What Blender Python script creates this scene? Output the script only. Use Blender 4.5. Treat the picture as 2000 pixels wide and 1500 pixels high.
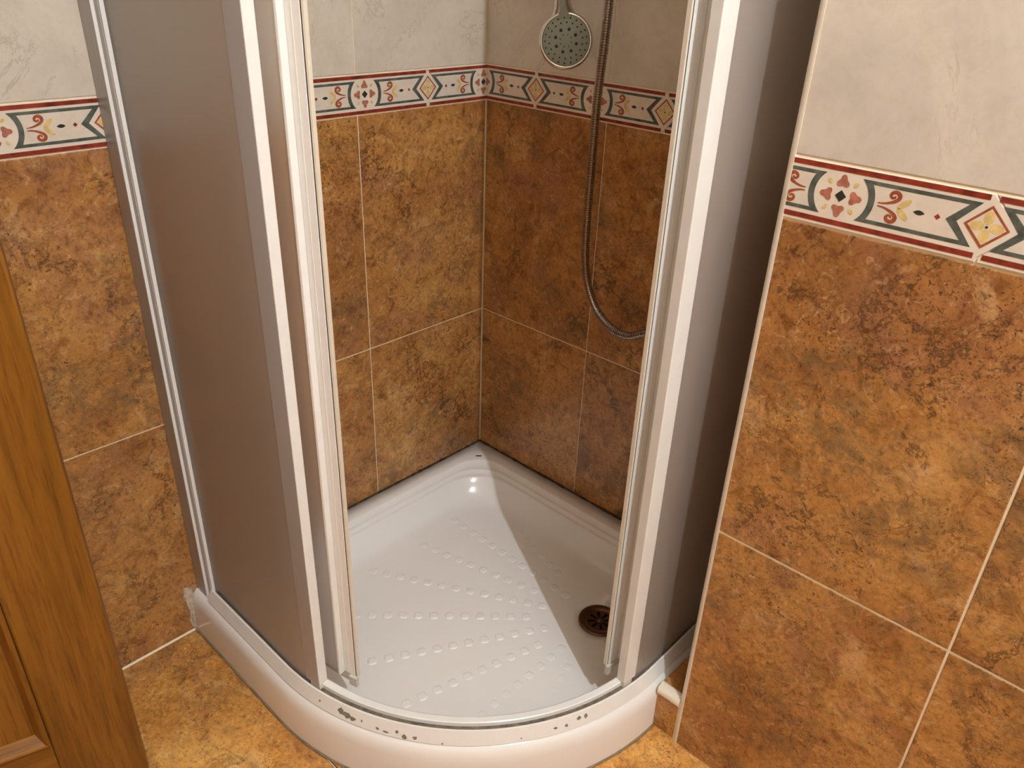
import bpy, bmesh, math, random
from mathutils import Vector, Matrix
random.seed(7)
S = bpy.context.scene
C = S.collection
for o in list(bpy.data.objects):
    bpy.data.objects.remove(o, do_unlink=True)
R = math.radians

# ------------------------------------------------------------------ camera
cam_d = bpy.data.cameras.new('camera')
cam = bpy.data.objects.new('camera', cam_d); C.objects.link(cam)
cam_d.sensor_fit = 'HORIZONTAL'; cam_d.sensor_width = 36.0
cam_d.lens = 36.0 * 1538.94 / 2000.0
cam_d.clip_start = 0.02
_az, _pi, _ro = R(132.4024), R(-28.3991), R(2.3131)
_f = Vector((math.cos(_pi)*math.cos(_az), math.cos(_pi)*math.sin(_az), math.sin(_pi)))
_r = _f.cross(Vector((0, 0, 1))).normalized(); _u = _r.cross(_f)
_r2 = _r*math.cos(_ro) + _u*math.sin(_ro); _u2 = -_r*math.sin(_ro) + _u*math.cos(_ro)
_m = Matrix((_r2, _u2, -_f)).transposed().to_4x4()
_m.translation = Vector((1.1720, -1.1723, 1.1525))
cam.matrix_world = _m
S.camera = cam

# ------------------------------------------------------------------ light
w = bpy.data.worlds.new('World'); S.world = w; w.use_nodes = True
w.node_tree.nodes['Background'].inputs['Color'].default_value = (0.9, 0.85, 0.8, 1)
w.node_tree.nodes['Background'].inputs['Strength'].default_value = 0.02
LAMP = Vector((1.83, -0.988, 2.21))
ld = bpy.data.lights.new('lamp_light', 'POINT'); ld.energy = 85.0
ld.color = (0.92, 0.985, 1.035); ld.shadow_soft_size = 0.010
S.view_settings.view_transform = 'Standard'; S.view_settings.look = 'None'
S.view_settings.gamma = 1.0; S.view_settings.use_curve_mapping = False
S.view_settings.exposure = 0.0

# ------------------------------------------------------------------ helpers
def lin(c):
    return tuple(((v/255)/12.92 if v/255 <= 0.04045 else ((v/255+0.055)/1.055)**2.4) for v in c) + (1.0,)

class NT:
    def __init__(s, name):
        s.m = bpy.data.materials.new(name); s.m.use_nodes = True
        s.t = s.m.node_tree; s.n = s.t.nodes; s.n.clear()
        s.out = s.n.new('ShaderNodeOutputMaterial')
    def new(s, t, **k):
        n = s.n.new(t)
        for a, b in k.items(): setattr(n, a, b)
        return n
    def link(s, a, b): s.t.links.new(a, b)
    def val(s, sock, v):
        if hasattr(v, 'is_output') or isinstance(v, bpy.types.NodeSocket): s.link(v, sock)
        else: sock.default_value = v
    def coords(s, scale=(1, 1, 1), rnd=True, rot=(0, 0, 0)):
        tc = s.new('ShaderNodeTexCoord')
        mp = s.new('ShaderNodeMapping'); mp.inputs['Scale'].default_value = scale
        mp.inputs['Rotation'].default_value = rot
        v = tc.outputs['Object']
        if rnd:
            oi = s.new('ShaderNodeObjectInfo')
            mu = s.new('ShaderNodeMath', operation='MULTIPLY'); s.link(oi.outputs['Random'], mu.inputs[0]); mu.inputs[1].default_value = 37.0
            ad = s.new('ShaderNodeVectorMath', operation='ADD'); s.link(v, ad.inputs[0]); s.link(mu.outputs[0], ad.inputs[1])
            v = ad.outputs[0]
        s.link(v, mp.inputs['Vector'])
        return mp.outputs[0]
    def noise(s, vec, scale, detail=4, rough=0.55, dist=0.0):
        n = s.new('ShaderNodeTexNoise'); s.link(vec, n.inputs['Vector'])
        n.inputs['Scale'].default_value = scale; n.inputs['Detail'].default_value = detail
        n.inputs['Roughness'].default_value = rough; n.inputs['Distortion'].default_value = dist
        return n
    def ramp(s, fac, stops, interp='LINEAR'):
        r = s.new('ShaderNodeValToRGB'); r.color_ramp.interpolation = interp
        e = r.color_ramp.elements
        while len(e) > 1: e.remove(e[-1])
        for i, (p, c) in enumerate(stops):
            x = e[0] if i == 0 else e.new(p)
            x.position = p; x.color = c if isinstance(c, tuple) else (c, c, c, 1)
        s.link(fac, r.inputs['Fac']); return r.outputs['Color']
    def mix(s, fac, a, b, mode='MIX'):
        m = s.new('ShaderNodeMix', data_type='RGBA', blend_type=mode)
        s.val(m.inputs['Factor'], fac); s.val(m.inputs['A'], a); s.val(m.inputs['B'], b)
        # RGBA sockets are indices 6/7 -> resolve explicitly
        return m
    def mixc(s, fac, a, b, mode='MIX'):
        m = s.new('ShaderNodeMix', data_type='RGBA', blend_type=mode)
        s.val(m.inputs[0], fac); s.val(m.inputs[6], a); s.val(m.inputs[7], b)
        return m.outputs[2]
    def math(s, op, a, b=0.0, clamp=False):
        m = s.new('ShaderNodeMath', operation=op, use_clamp=clamp); s.val(m.inputs[0], a); s.val(m.inputs[1], b)
        return m.outputs[0]
    def principled(s, color, rough=0.4, metal=0.0, bump=None, bstr=0.1, bdist=0.002, spec=0.5, coat=0.0):
        p = s.new('ShaderNodeBsdfPrincipled')
        s.val(p.inputs['Base Color'], color); s.val(p.inputs['Roughness'], rough)
        p.inputs['Metallic'].default_value = metal; p.inputs['Specular IOR Level'].default_value = spec
        p.inputs['Coat Weight'].default_value = coat
        if bump is not None:
            b = s.new('ShaderNodeBump'); b.inputs['Strength'].default_value = bstr; b.inputs['Distance'].default_value = bdist
            s.link(bump, b.inputs['Height']); s.link(b.outputs[0], p.inputs['Normal'])
        s.link(p.outputs[0], s.out.inputs['Surface'])
        return p

def plain(name, c, rough=0.4, metal=0.0, spec=0.5, var=0.0, scale=40):
    t = NT(name)
    col = lin(c)
    if var > 0:
        v = t.coords(rnd=True); n = t.noise(v, scale, 4, 0.6)
        d = tuple(x*(1-var) for x in col[:3])+(1,); l = tuple(min(1, x*(1+var)) for x in col[:3])+(1,)
        col = t.ramp(n.outputs['Fac'], [(0.35, d), (0.65, l)])
    t.principled(col, rough, metal, spec=spec)
    return t.m

def stone(name, pal, veinc, greyc, lightc, olive, scale=1.0, pit=1.0, rough=0.34, rot=0.0):
    """glazed ceramic printed like weathered rust-coloured stone"""
    t = NT(name); v = t.coords(rnd=True, rot=(0, rot, 0))
    F = lambda n: n.outputs['Fac']
    big = t.noise(v, 4.2*scale, 6, 0.62, 0.6)
    col = t.ramp(F(big), [(0.30, lin(pal[0])), (0.44, lin(pal[1])), (0.55, lin(pal[2])), (0.70, lin(pal[3]))])
    # mauve and rust clouds
    cl = t.noise(v, 6.5*scale, 7, 0.68, 1.0)
    col = t.mixc(t.ramp(F(cl), [(0.50, 0.0), (0.66, 0.62)]), col, lin(greyc))
    # pale flaky patches and flecks
    lp = t.noise(v, 15*scale, 8, 0.74, 0.9)
    col = t.mixc(t.ramp(F(lp), [(0.55, 0.0), (0.60, 0.32), (0.72, 0.62)]), col, lin(lightc))
    fl = t.noise(v, 85*scale, 4, 0.6, 1.2)
    col = t.mixc(t.ramp(F(fl), [(0.58, 0.0), (0.66, 0.45)]), col, lin(lightc))
    # grain at two scales
    mg = t.noise(v, 34*scale, 7, 0.74, 0.8)
    col = t.mixc(0.85, col, t.ramp(F(mg), [(0.36, (0.56, 0.46, 0.38, 1)), (0.49, (1, 1, 1, 1)), (0.66, (1.18, 1.16, 1.08, 1))]), 'MULTIPLY')
    fg = t.noise(v, 150*scale, 4, 0.7, 0.5)
    col = t.mixc(0.7, col, t.ramp(F(fg), [(0.34, (0.50, 0.42, 0.35, 1)), (0.48, (1, 1, 1, 1)), (0.68, (1.20, 1.17, 1.08, 1))]), 'MULTIPLY')
    # crack clusters on an olive haze
    mask = t.noise(v, 5.5*scale, 4, 0.55, 0.6)
    mk = t.ramp(F(mask), [(0.49, 0.0), (0.60, 1.0)])
    hz = t.math('MULTIPLY', mk, t.ramp(F(t.noise(v, 22*scale, 5, 0.7, 1.0)), [(0.45, 0.0), (0.62, 0.75)]))
    col = t.mixc(hz, col, lin(olive))
    cn = t.noise(v, 30*scale, 5, 0.66, 1.6)
    line = t.ramp(t.math('ABSOLUTE', t.math('SUBTRACT', F(cn), 0.48)), [(0.0, 1.0), (0.007, 0.85), (0.017, 0.0)])
    br = t.ramp(F(t.noise(v, 60*scale, 3, 0.6)), [(0.46, 0.0), (0.54, 1.0)])
    lf = t.math('MULTIPLY', t.math('MULTIPLY', line, mk), br)
    col = t.mixc(t.math('MULTIPLY', lf, 0.85*pit), col, lin(veinc))
    # long wandering veins
    vn = t.noise(v, 3.1*scale, 9, 0.70, 0.25)
    vl = t.ramp(t.math('ABSOLUTE', t.math('SUBTRACT', F(vn), 0.51)), [(0.0, 1.0), (0.004, 0.75), (0.010, 0.0)])
    vl = t.math('MULTIPLY', vl, t.ramp(F(t.noise(v, 7*scale, 3)), [(0.47, 0.0), (0.56, 1.0)]))
    col = t.mixc(t.math('MULTIPLY', vl, 0.75*pit), col, lin(veinc))
    # irregular pits
    pm = t.ramp(F(t.noise(v, 8*scale, 4, 0.6, 0.8)), [(0.48, 0.0), (0.58, 1.0)])
    pn = t.noise(v, 210*scale, 2, 0.5, 1.4)
    pt = t.math('MULTIPLY', t.ramp(F(pn), [(0.60, 0.0), (0.65, 1.0)]), pm)
    col = t.mixc(t.math('MULTIPLY', pt, 0.8*pit), col, lin(veinc))
    h = t.math('SUBTRACT', F(fg), t.math('MULTIPLY', t.math('ADD', lf, pt), 0.8))
    t.principled(col, rough, 0, bump=h, bstr=0.10, bdist=0.0012)
    return t.m

M = {}
M['brown'] = stone('rust stone tile', [(150, 101, 56), (167, 115, 63), (181, 130, 72), (191, 144, 86)], (60, 42, 28), (152, 104, 80), (208, 168, 120), (120, 94, 64), rot=0.7)
M['floor'] = stone('amber stone floor tile', [(170, 110, 50), (196, 136, 66), (212, 156, 82), (224, 178, 106)], (84, 54, 28), (168, 114, 76), (230, 192, 132), (150, 112, 68), rough=0.42, rot=0.3)
def cream():
    t = NT('cream stone tile'); v = t.coords(rnd=True, rot=(0, 0.5, 0))
    a = t.noise(v, 5, 5, 0.6, 1.0)
    col = t.ramp(a.outputs['Fac'], [(0.30, lin((200, 189, 176))), (0.46, lin((210, 199, 184))), (0.58, lin((216, 205, 188))), (0.72, lin((220, 208, 196)))])
    b = t.noise(v, 13, 7, 0.72, 0.6)
    col = t.mixc(0.8, col, t.ramp(b.outputs['Fac'], [(0.34, (0.89, 0.88, 0.86, 1)), (0.5, (1, 1, 1, 1)), (0.68, (1.03, 1.02, 1.0, 1))]), 'MULTIPLY')
    f = t.noise(v, 60, 6, 0.7, 1.0)
    col = t.mixc(0.5, col, t.ramp(f.outputs['Fac'], [(0.32, (0.90, 0.87, 0.83, 1)), (0.55, (1, 1, 1, 1))]), 'MULTIPLY')
    vn = t.noise(v, 5.0, 7, 0.7, 0.8)
    vl = t.ramp(t.math('ABSOLUTE', t.math('SUBTRACT', vn.outputs['Fac'], 0.53)), [(0.0, 1.0), (0.005, 0.6), (0.012, 0.0)])
    vl = t.math('MULTIPLY', vl, t.ramp(t.noise(v, 11, 3).outputs['Fac'], [(0.45, 0.0), (0.60, 1.0)]))
    col = t.mixc(t.math('MULTIPLY', vl, 0.45), col, lin((150, 136, 116)))
    t.principled(col, 0.36, 0, bump=b.outputs['Fac'], bstr=0.05, bdist=0.002)
    return t.m
M['cream'] = cream()
M['grout'] = plain('pale grout', (238, 222, 192), 0.85, var=0.06)
M['glaze'] = plain('ivory glaze', (228, 214, 196), 0.28, var=0.05, scale=30)
M['red'] = plain('oxblood marbled paint', (136, 50, 36), 0.32, var=0.45, scale=70)
M['green'] = plain('slate green marbled paint', (86, 92, 84), 0.32, var=0.40, scale=80)
M['rust'] = plain('rust paint', (158, 82, 52), 0.34, var=0.25, scale=160)
M['rose'] = plain('rose terracotta paint', (176, 110, 88), 0.34, var=0.25, scale=160)
M['yellow'] = plain('soft ochre paint', (220, 190, 124), 0.34, var=0.16, scale=120)
M['dark'] = plain('dark green paint', (50, 52, 44), 0.34, var=0.2, scale=140)
M['pink'] = plain('blush field paint', (222, 208, 191), 0.3, var=0.05, scale=60)
M['white'] = plain('white enamelled aluminium', (238, 236, 232), 0.26, var=0.02)
M['shadestrip'] = plain('light grey painted shade', (176, 171, 168), 0.4, 0.1)  # shade colour for the unlit front of the white left post
M['dirt'] = plain('grimy groove', (112, 98, 82), 0.7, var=0.45, scale=90)
M['trimw'] = plain('ivory plastic trim', (232, 222, 204), 0.35, var=0.04)
M['acryl'] = plain('white acrylic', (243, 240, 236), 0.12, spec=0.55, var=0.008, scale=12)
M['bump'] = M['acryl']
M['black'] = plain('black rubber', (18, 16, 15), 0.6)
M['mould'] = plain('mouldy dark sealant', (58, 42, 26), 0.7, var=0.6, scale=60)
M['silic'] = plain('grey sealant', (132, 112, 88), 0.5, var=0.2, scale=50)
M['lump'] = plain('dried white grout', (196, 178, 156), 0.8, var=0.25, scale=120)
M['chip'] = plain('bare grey metal', (126, 120, 112), 0.5, var=0.25, scale=300)
M['chrome'] = plain('chrome', (205, 200, 194), 0.08, 1.0)
M['hose'] = plain('steel hose', (172, 162, 152), 0.28, 1.0)
M['face'] = plain('grey green plastic', (142, 148, 132), 0.45, var=0.03)
M['hole'] = plain('dark nozzle rubber', (34, 32, 28), 0.6)
M['drain'] = plain('tarnished chrome', (112, 88, 70), 0.3, 0.9, var=0.1)
M['void'] = plain('dark drain', (14, 10, 8), 0.9)
M['paint'] = plain('white ceiling paint', (236, 230, 220), 0.9)
M['cap'] = plain('dark printed ink', (24, 20, 18), 0.6)

def alu():
    t = NT('satin anodised aluminium'); v = t.coords((60, 60, 1.2), rnd=False)
    n = t.noise(v, 6, 4, 0.6)
    col = t.ramp(n.outputs['Fac'], [(0.3, lin((172, 168, 164))), (0.7, lin((188, 184, 180)))])
    t.principled(col, 0.36, 0.2); return t.m
M['alu'] = alu()

def frosted(name, tint):
    """textured translucent acrylic sheet: blurred see-through, milky scatter and a satin surface"""
    t = NT(name); v = t.coords((1, 1, 1), rnd=False)
    n = t.noise(v, 900, 2, 0.5)
    bp = t.new('ShaderNodeBump'); bp.inputs['Strength'].default_value = 0.12; bp.inputs['Distance'].default_value = 0.0006
    t.link(n.outputs['Fac'], bp.inputs['Height'])
    rf = t.new('ShaderNodeBsdfRefraction'); rf.inputs['Color'].default_value = tint; rf.inputs['Roughness'].default_value = 0.55; rf.inputs['IOR'].default_value = 1.14
    tl = t.new('ShaderNodeBsdfTranslucent'); tl.inputs['Color'].default_value = tint
    df = t.new('ShaderNodeBsdfDiffuse'); df.inputs['Color'].default_value = (0.95, 0.85, 0.78, 1)
    gl = t.new('ShaderNodeBsdfGlossy'); gl.inputs['Roughness'].default_value = 0.28; gl.inputs['Color'].default_value = (1, 1, 1, 1)
    for b in (rf, df, gl): t.link(bp.outputs[0], b.inputs['Normal'])
    m1 = t.new('ShaderNodeMixShader'); m1.inputs[0].default_value = 0.14; t.link(rf.outputs[0], m1.inputs[1]); t.link(tl.outputs[0], m1.inputs[2])
    m2 = t.new('ShaderNodeMixShader'); m2.inputs[0].default_value = 0.17; t.link(m1.outputs[0], m2.inputs[1]); t.link(df.outputs[0], m2.inputs[2])
    fr = t.new('ShaderNodeFresnel'); fr.inputs['IOR'].default_value = 1.3
    m3 = t.new('ShaderNodeMixShader'); t.link(fr.outputs[0], m3.inputs[0]); t.link(m2.outputs[0], m3.inputs[1]); t.link(gl.outputs[0], m3.inputs[2])
    t.link(m3.outputs[0], t.out.inputs['Surface'])
    return t.m
M['frost'] = frosted('frosted acrylic', (0.99, 0.97, 0.95, 1))
M['clear'] = plain('translucent plastic seal', (212, 204, 190), 0.3)

def oak(name, horiz=False):
    t = NT(name); sc = (1.3, 26, 26) if horiz else (26, 26, 1.3)
    v = t.coords(sc, rnd=True)
    a = t.noise(v, 1.6, 5, 0.6, 0.6); b = t.noise(v, 11.0, 5, 0.72, 0.2)
    v2 = t.coords((1.3, 9, 9) if horiz else (9, 9, 1.3), rnd=True); c = t.noise(v2, 1.2, 3, 0.5, 0.6)
    col = t.ramp(a.outputs['Fac'], [(0.30, lin((112, 71, 18))), (0.5, lin((134, 88, 25))), (0.7, lin((150, 102, 38)))])
    col = t.mixc(0.75, col, t.ramp(b.outputs['Fac'], [(0.36, (0.58, 0.48, 0.38, 1)), (0.5, (1, 1, 1, 1)), (0.7, (1.1, 1.06, 1.0, 1))]), 'MULTIPLY')
    col = t.mixc(0.6, col, t.ramp(c.outputs['Fac'], [(0.35, (0.8, 0.72, 0.62, 1)), (0.6, (1.05, 1.03, 1.0, 1))]), 'MULTIPLY')
    t.principled(col, 0.38, 0, bump=b.outputs['Fac'], bstr=0.08, bdist=0.001)
    return t.m
M['oak'] = oak('varnished oak'); M['oakh'] = oak('varnished oak rail', True)

def meshdata(name, verts, faces, mats, fm=None, smooth=False):
    me = bpy.data.meshes.new(name); me.from_pydata([tuple(v) for v in verts], [], faces)
    for m in (mats if isinstance(mats, (list, tuple)) else [mats]): me.materials.append(m)
    if fm:
        for p, i in zip(me.polygons, fm): p.material_index = i
    if smooth:
        for p in me.polygons: p.use_smooth = True
    me.validate(); me.update()
    return me
def add(name, me, parent=None, loc=(0, 0, 0), rz=0.0):
    o = bpy.data.objects.new(name, me); C.objects.link(o)
    o.location = loc; o.rotation_euler = (0, 0, rz)
    if parent: o.parent = parent
    return o
def from_bm(name, bm, mats, smooth=False):
    bmesh.ops.recalc_face_normals(bm, faces=bm.faces)
    me = bpy.data.meshes.new(name); bm.to_mesh(me); bm.free()
    for m in (mats if isinstance(mats, (list, tuple)) else [mats]): me.materials.append(m)
    if smooth:
        for p in me.polygons: p.use_smooth = True
    return me
def tag(o, label=None, cat=None, group=None, kind=None):
    if label: o['label'] = label
    if cat: o['category'] = cat
    if group: o['group'] = group
    if kind: o['kind'] = kind
    return o
def empty(name, loc=(0, 0, 0), rz=0.0):
    o = bpy.data.objects.new(name, None); C.objects.link(o); o.location = loc; o.rotation_euler = (0, 0, rz)
    o.empty_display_size = 0.05
    return o
def box_bm(x0, x1, y0, y1, z0, z1, bev=0.0, seg=2):
    bm = bmesh.new(); bmesh.ops.create_cube(bm, size=1)
    for v in bm.verts:
        v.co = Vector(((x0+x1)/2+v.co.x*(x1-x0), (y0+y1)/2+v.co.y*(y1-y0), (z0+z1)/2+v.co.z*(z1-z0)))
    if bev > 0: bmesh.ops.bevel(bm, geom=list(bm.edges), offset=bev, segments=seg, affect='EDGES', profile=0.6)
    return bm
def box(name, x0, x1, y0, y1, z0, z1, mat, parent=None, bev=0.0, seg=2):
    return add(name, from_bm(name, box_bm(x0, x1, y0, y1, z0, z1, bev, seg), mat), parent)
def lathe(prof, n=48):
    vs, fs = [], []
    for (r, z) in prof:
        for k in range(n):
            a = 2*math.pi*k/n; vs.append((r*math.cos(a), r*math.sin(a), z))
    for i in range(len(prof)-1):
        for k in range(n):
            a, b = i*n+k, i*n+(k+1) % n
            fs.append((a, b, b+n, a+n))
    return vs, fs

# ------------------------------------------------------------------ room shell
X_P, Y_P = 0.7893, -0.3168          # projecting pillar: left edge and face
RX, RY, RZ = 3.20, -2.60, 2.36      # room extents
ZJ, ZB, ZT = 0.4500, 0.9015, 0.9681  # tile joint, border bottom, border top
def struct(o): o['kind'] = 'structure'; return o

def slab(name, x0, x1, y0, y1, z0, z1, mat):
    return struct(box(name, x0, x1, y0, y1, z0, z1, mat))
G = 0.0012
floor = slab('floor', 0, RX, RY, 0, -0.06, -G, M['grout'])
ceiling = slab('ceiling', -0.1, RX+0.1, RY-0.1, 0.1, RZ, RZ+0.06, M['paint'])
wall_left = slab('wall_left', -0.10, -G, RY, 0.1, -0.06, RZ, M['grout'])
wall_back = slab('wall_back', 0.0, X_P+0.02, G, 0.1, -0.06, RZ, M['grout'])
wall_right = slab('wall_right', X_P+0.006, RX, Y_P+G, G, -0.06, RZ, M['grout'])
def far_wall(name, x0, x1, y0, y1):
    vs, fs, fm = [], [], []
    for (z0, z1, mi) in ((-0.06, ZB, 0), (ZB, RZ, 1)):
        b = len(vs)
        for z in (z0, z1):
            vs += [(x0, y0, z), (x1, y0, z), (x1, y1, z), (x0, y1, z)]
        for q in ((0, 1, 5, 4), (1, 2, 6, 5), (2, 3, 7, 6), (3, 0, 4, 7), (0, 3, 2, 1), (4, 5, 6, 7)):
            fs.append(tuple(b+i for i in q)); fm.append(mi)
    return struct(add(name, meshdata(name, vs, fs, [M['brown'], M['cream']], fm)))
far_wall('wall_front', -0.1, RX+0.1, RY-0.1, RY)
far_wall('wall_side', RX, RX+0.1, RY, 0.1)

# ------------------------------------------------------------------ wall tiles
_tile_cache = {}
def tile_mesh(wd, ht, key):
    k = (round(wd, 4), round(ht, 4), key)
    if k not in _tile_cache:
        bm = box_bm(-wd/2, wd/2, 0, 0.007, -ht/2, ht/2)
        es = [e for e in bm.edges if all(abs(v.co.y) < 1e-6 for v in e.verts)]
        bmesh.ops.bevel(bm, geom=es, offset=0.0011, segments=2, affect='EDGES', profile=0.5)
        _tile_cache[k] = from_bm('wall_tile', bm, M[key])
    return _tile_cache[k]
def rows_at(zj, zb, zt): return [(0.0, zj, 'brown'), (zj, zb, 'brown'), (zt, zt+0.45, 'cream'), (zt+0.45, zt+0.90, 'cream'), (zt+0.90, RZ, 'cream')]
ROWS = rows_at(ZJ, ZB, ZT)
ZBP, ZTP = 0.9040, 0.9735
GAP = 0.0016
def tile_wall(parent, O, rz, joints, rows=ROWS, GAP=0.0018):
    for i in range(len(joints)-1):
        for (z0, z1, key) in rows:
            u0, u1 = joints[i]+GAP/2, joints[i+1]-GAP/2
            if u1-u0 < 0.01: continue
            a, b = z0+GAP*0.6, z1-GAP*0.6
            me = tile_mesh(u1-u0, b-a, key)
            u = (u0+u1)/2
            p = Vector(O) + Vector((math.cos(rz)*u, math.sin(rz)*u, (a+b)/2))
            add('wall_tile', me, parent, p, rz)
jA = [RY]+[-0.3150*k for k in range(8, -1, -1) if -0.3150*k > RY+0.05]
jA[-1] = -0.0004
tile_wall(wall_left, (0, 0, 0), R(90), jA)
tile_wall(wall_back, (0, 0, 0), 0, [0.0012, 0.3023, 0.6173, X_P+0.01])
TRW = 0.0062                              # visible width of the corner trim
jP = [X_P+TRW]+[X_P+0.3151*k for k in range(1, 8)]+[RX]
tile_wall(wall_right, (0, Y_P, 0), 0, jP, rows_at(0.4518, ZBP, ZTP), 0.0030)
# left flank of the pillar
vs = [(X_P+0.0005, Y_P+0.006, 0.1), (X_P+0.0005, 0, 0.1)]
for (z0, z1, key) in ROWS:
    wd = -Y_P-0.008
    add('wall_tile', tile_mesh(wd, z1-z0-0.002, key), wall_right, (X_P+0.0004, Y_P/2+0.003, (z0+z1)/2), R(-90))

# ------------------------------------------------------------------ decorative border
PER = 0.289; HP = PER/2
def unit_shapes():
    k = HP/0.1416
    s = {}
    def quadring(outer, inner):
        n = len(outer); return ([*outer, *inner], [(i, (i+1) % n, n+(i+1) % n, n+i) for i in range(n)])
    # stripes
    s['stripe'] = []
    for v0, v1 in ((0.0255, 0.0308), (-0.0320, -0.0266)):
        s['stripe'].append((([(-HP+0.004, v0), (HP-0.004, v0), (HP-0.004, v1), (-HP+0.004, v1)], [(0, 1, 2, 3)]), 'red'))
    # framed panels left and right of the roundel
    s['panel_frame'] = []; s['panel_field'] = []
    for sg in (1, -1):
        def P(L): return [(sg*x, y) for x, y in L]
        na = 12
        a0 = math.atan2(0.022, 0.0193); a1 = math.atan2(0.018, 0.031)
        arc_o = [(0.0293*math.cos(-a0+2*a0*i/na), 0.0293*math.sin(-a0+2*a0*i/na)) for i in range(na+1)]
        arc_i = [(0.0360*math.cos(-a1+2*a1*i/na), 0.0360*math.sin(-a1+2*a1*i/na)) for i in range(na+1)]
        outer = arc_o+[(0.1331*k, 0.022), (0.1146*k, 0), (0.1331*k, -0.022)]
        inner = arc_i+[(0.1222*k, 0.018), (0.1046*k, 0), (0.1222*k, -0.018)]
        s['panel_frame'].append((quadring(P(outer), P(inner)), 'green'))
        # field as fan strips
        n = len(inner)
        s['panel_field'].append(((P(inner), [tuple(range(n))]), 'pink'))
    # rosette
    ros = []
    def disc(cx, cy, rx, ry, rot, n=14):
        c, q = math.cos(rot), math.sin(rot)
        return ([(cx+rx*math.cos(t)*c-ry*math.sin(t)*q, cy+rx*math.cos(t)*q+ry*math.sin(t)*c) for t in [2*math.pi*i/n for i in range(n)]], [tuple(range(n))])
    for i in range(4):
        a = i*math.pi/2
        cx, cy = 0.0152*math.cos(a), 0.0152*math.sin(a)
        pts = []
        n = 42
        for j in range(n):                 # trefoil outline
            t = 2*math.pi*j/n
            rr = 0.0060+0.0016*math.cos(3*t)
            pts.append((cx+rr*math.cos(t+a), cy+rr*math.sin(t+a)))
        ros.append(((pts, [tuple(range(n))]), 'rose'))
        b = a+math.pi/4
        ros.append((disc(0.0200*math.cos(b), 0.0200*math.sin(b), 0.0032, 0.0021, b), 'yellow'))
    ros.append((([(0, 0.0064), (-0.0062, 0), (0, -0.0064), (0.0062, 0)], [(0, 1, 2, 3)]), 'dark'))
    s['rosette'] = ros
    # scrolls, leaves, little diamond
    for sg in (1, -1):
        sc = []
        spine = [(0.0396, 0.0016), (0.0450, 0.0020), (0.0510, 0.0036), (0.0565, 0.0062), (0.0597, 0.0096), (0.0592, 0.0132), (0.0560, 0.0152), (0.0525, 0.0143), (0.0508, 0.0115), (0.0524, 0.0092), (0.0550, 0.0095), (0.0556, 0.0115)]
        wid = [0.0005, 0.0009, 0.0013, 0.0018, 0.0021, 0.0022, 0.0020, 0.0018, 0.0016, 0.0014, 0.0012, 0.0008]
        # smooth (catmull-rom)
        def cr(P, m=4):
            o = []
            for i in range(len(P)-1):
                p0, p1, p2, p3 = P[max(i-1, 0)], P[i], P[i+1], P[min(i+2, len(P)-1)]
                for j in range(m):
                    t = j/m
                    o.append(tuple(0.5*((2*b)+(-a+c)*t+(2*a-5*b+4*c-d)*t*t+(-a+3*b-3*c+d)*t**3) for a, b, c, d in zip(p0, p1, p2, p3)))
            o.append(P[-1]); return o
        pts = cr([(x, y, ww) for (x, y), ww in zip(spine, wid)])
        for up in (1, -1):
            vv, ff = [], []
            for i, (x, y, ww) in enumerate(pts):
                q0, q1 = pts[max(i-1, 0)], pts[min(i+1, len(pts)-1)]
                dx, dy = q1[0]-q0[0], q1[1]-q0[1]; L = math.hypot(dx, dy) or 1
                vv += [(sg*(x-dy/L*ww), up*(y+dx/L*ww)), (sg*(x+dy/L*ww), up*(y-dx/L*ww))]
            for i in range(len(pts)-1): ff.append((2*i, 2*i+1, 2*i+3, 2*i+2))
            sc.append(((vv, ff), 'rust'))
            sc.append((disc(sg*0.0660, up*0.0052, 0.0078, 0.0031, sg*up*0.72), 'yellow'))
        n = 10
        alm = [(0.0741+0.0113*i/n, 0.0024*math.sin(math.pi*i/n)) for i in range(n+1)]+[(0.0741+0.0113*i/n, -0.0024*math.sin(math.pi*i/n)) for i in range(n-1, 0, -1)]
        sc.append((([(sg*x*k, y) for x, y in alm], [tuple(range(len(alm)))]), 'dark'))
        d = 0.0030
        sc.append((([(sg*0.0972*k+d, 0), (sg*0.0972*k, d), (sg*0.0972*k-d, 0), (sg*0.0972*k, -d)], [(0, 1, 2, 3)]), 'red'))
        s['scroll_motif%d' % sg] = sc
    # diamond on the right end
    dm = []
    ox = HP
    def rh(a, b): return [(ox+a, 0), (ox, b), (ox-a, 0), (ox, -b)]
    dm.append((quadring(rh(0.0206, 0.0212), rh(0.0174, 0.0178)), 'rust'))
    dm.append(((rh(0.0174, 0.0178), [(0, 1, 2, 3)]), 'pink'))
    for i in range(4):
        a = i*math.pi/2
        dm.append((disc(ox+0.0088*math.cos(a), 0.0088*math.sin(a), 0.0068, 0.0048, a), 'yellow', 1))
    dm.append((disc(ox, 0, 0.0014, 0.0014, 0, 10), 'dark', 2))
    s['diamond_motif'] = dm
    return s
SH = unit_shapes()
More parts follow.
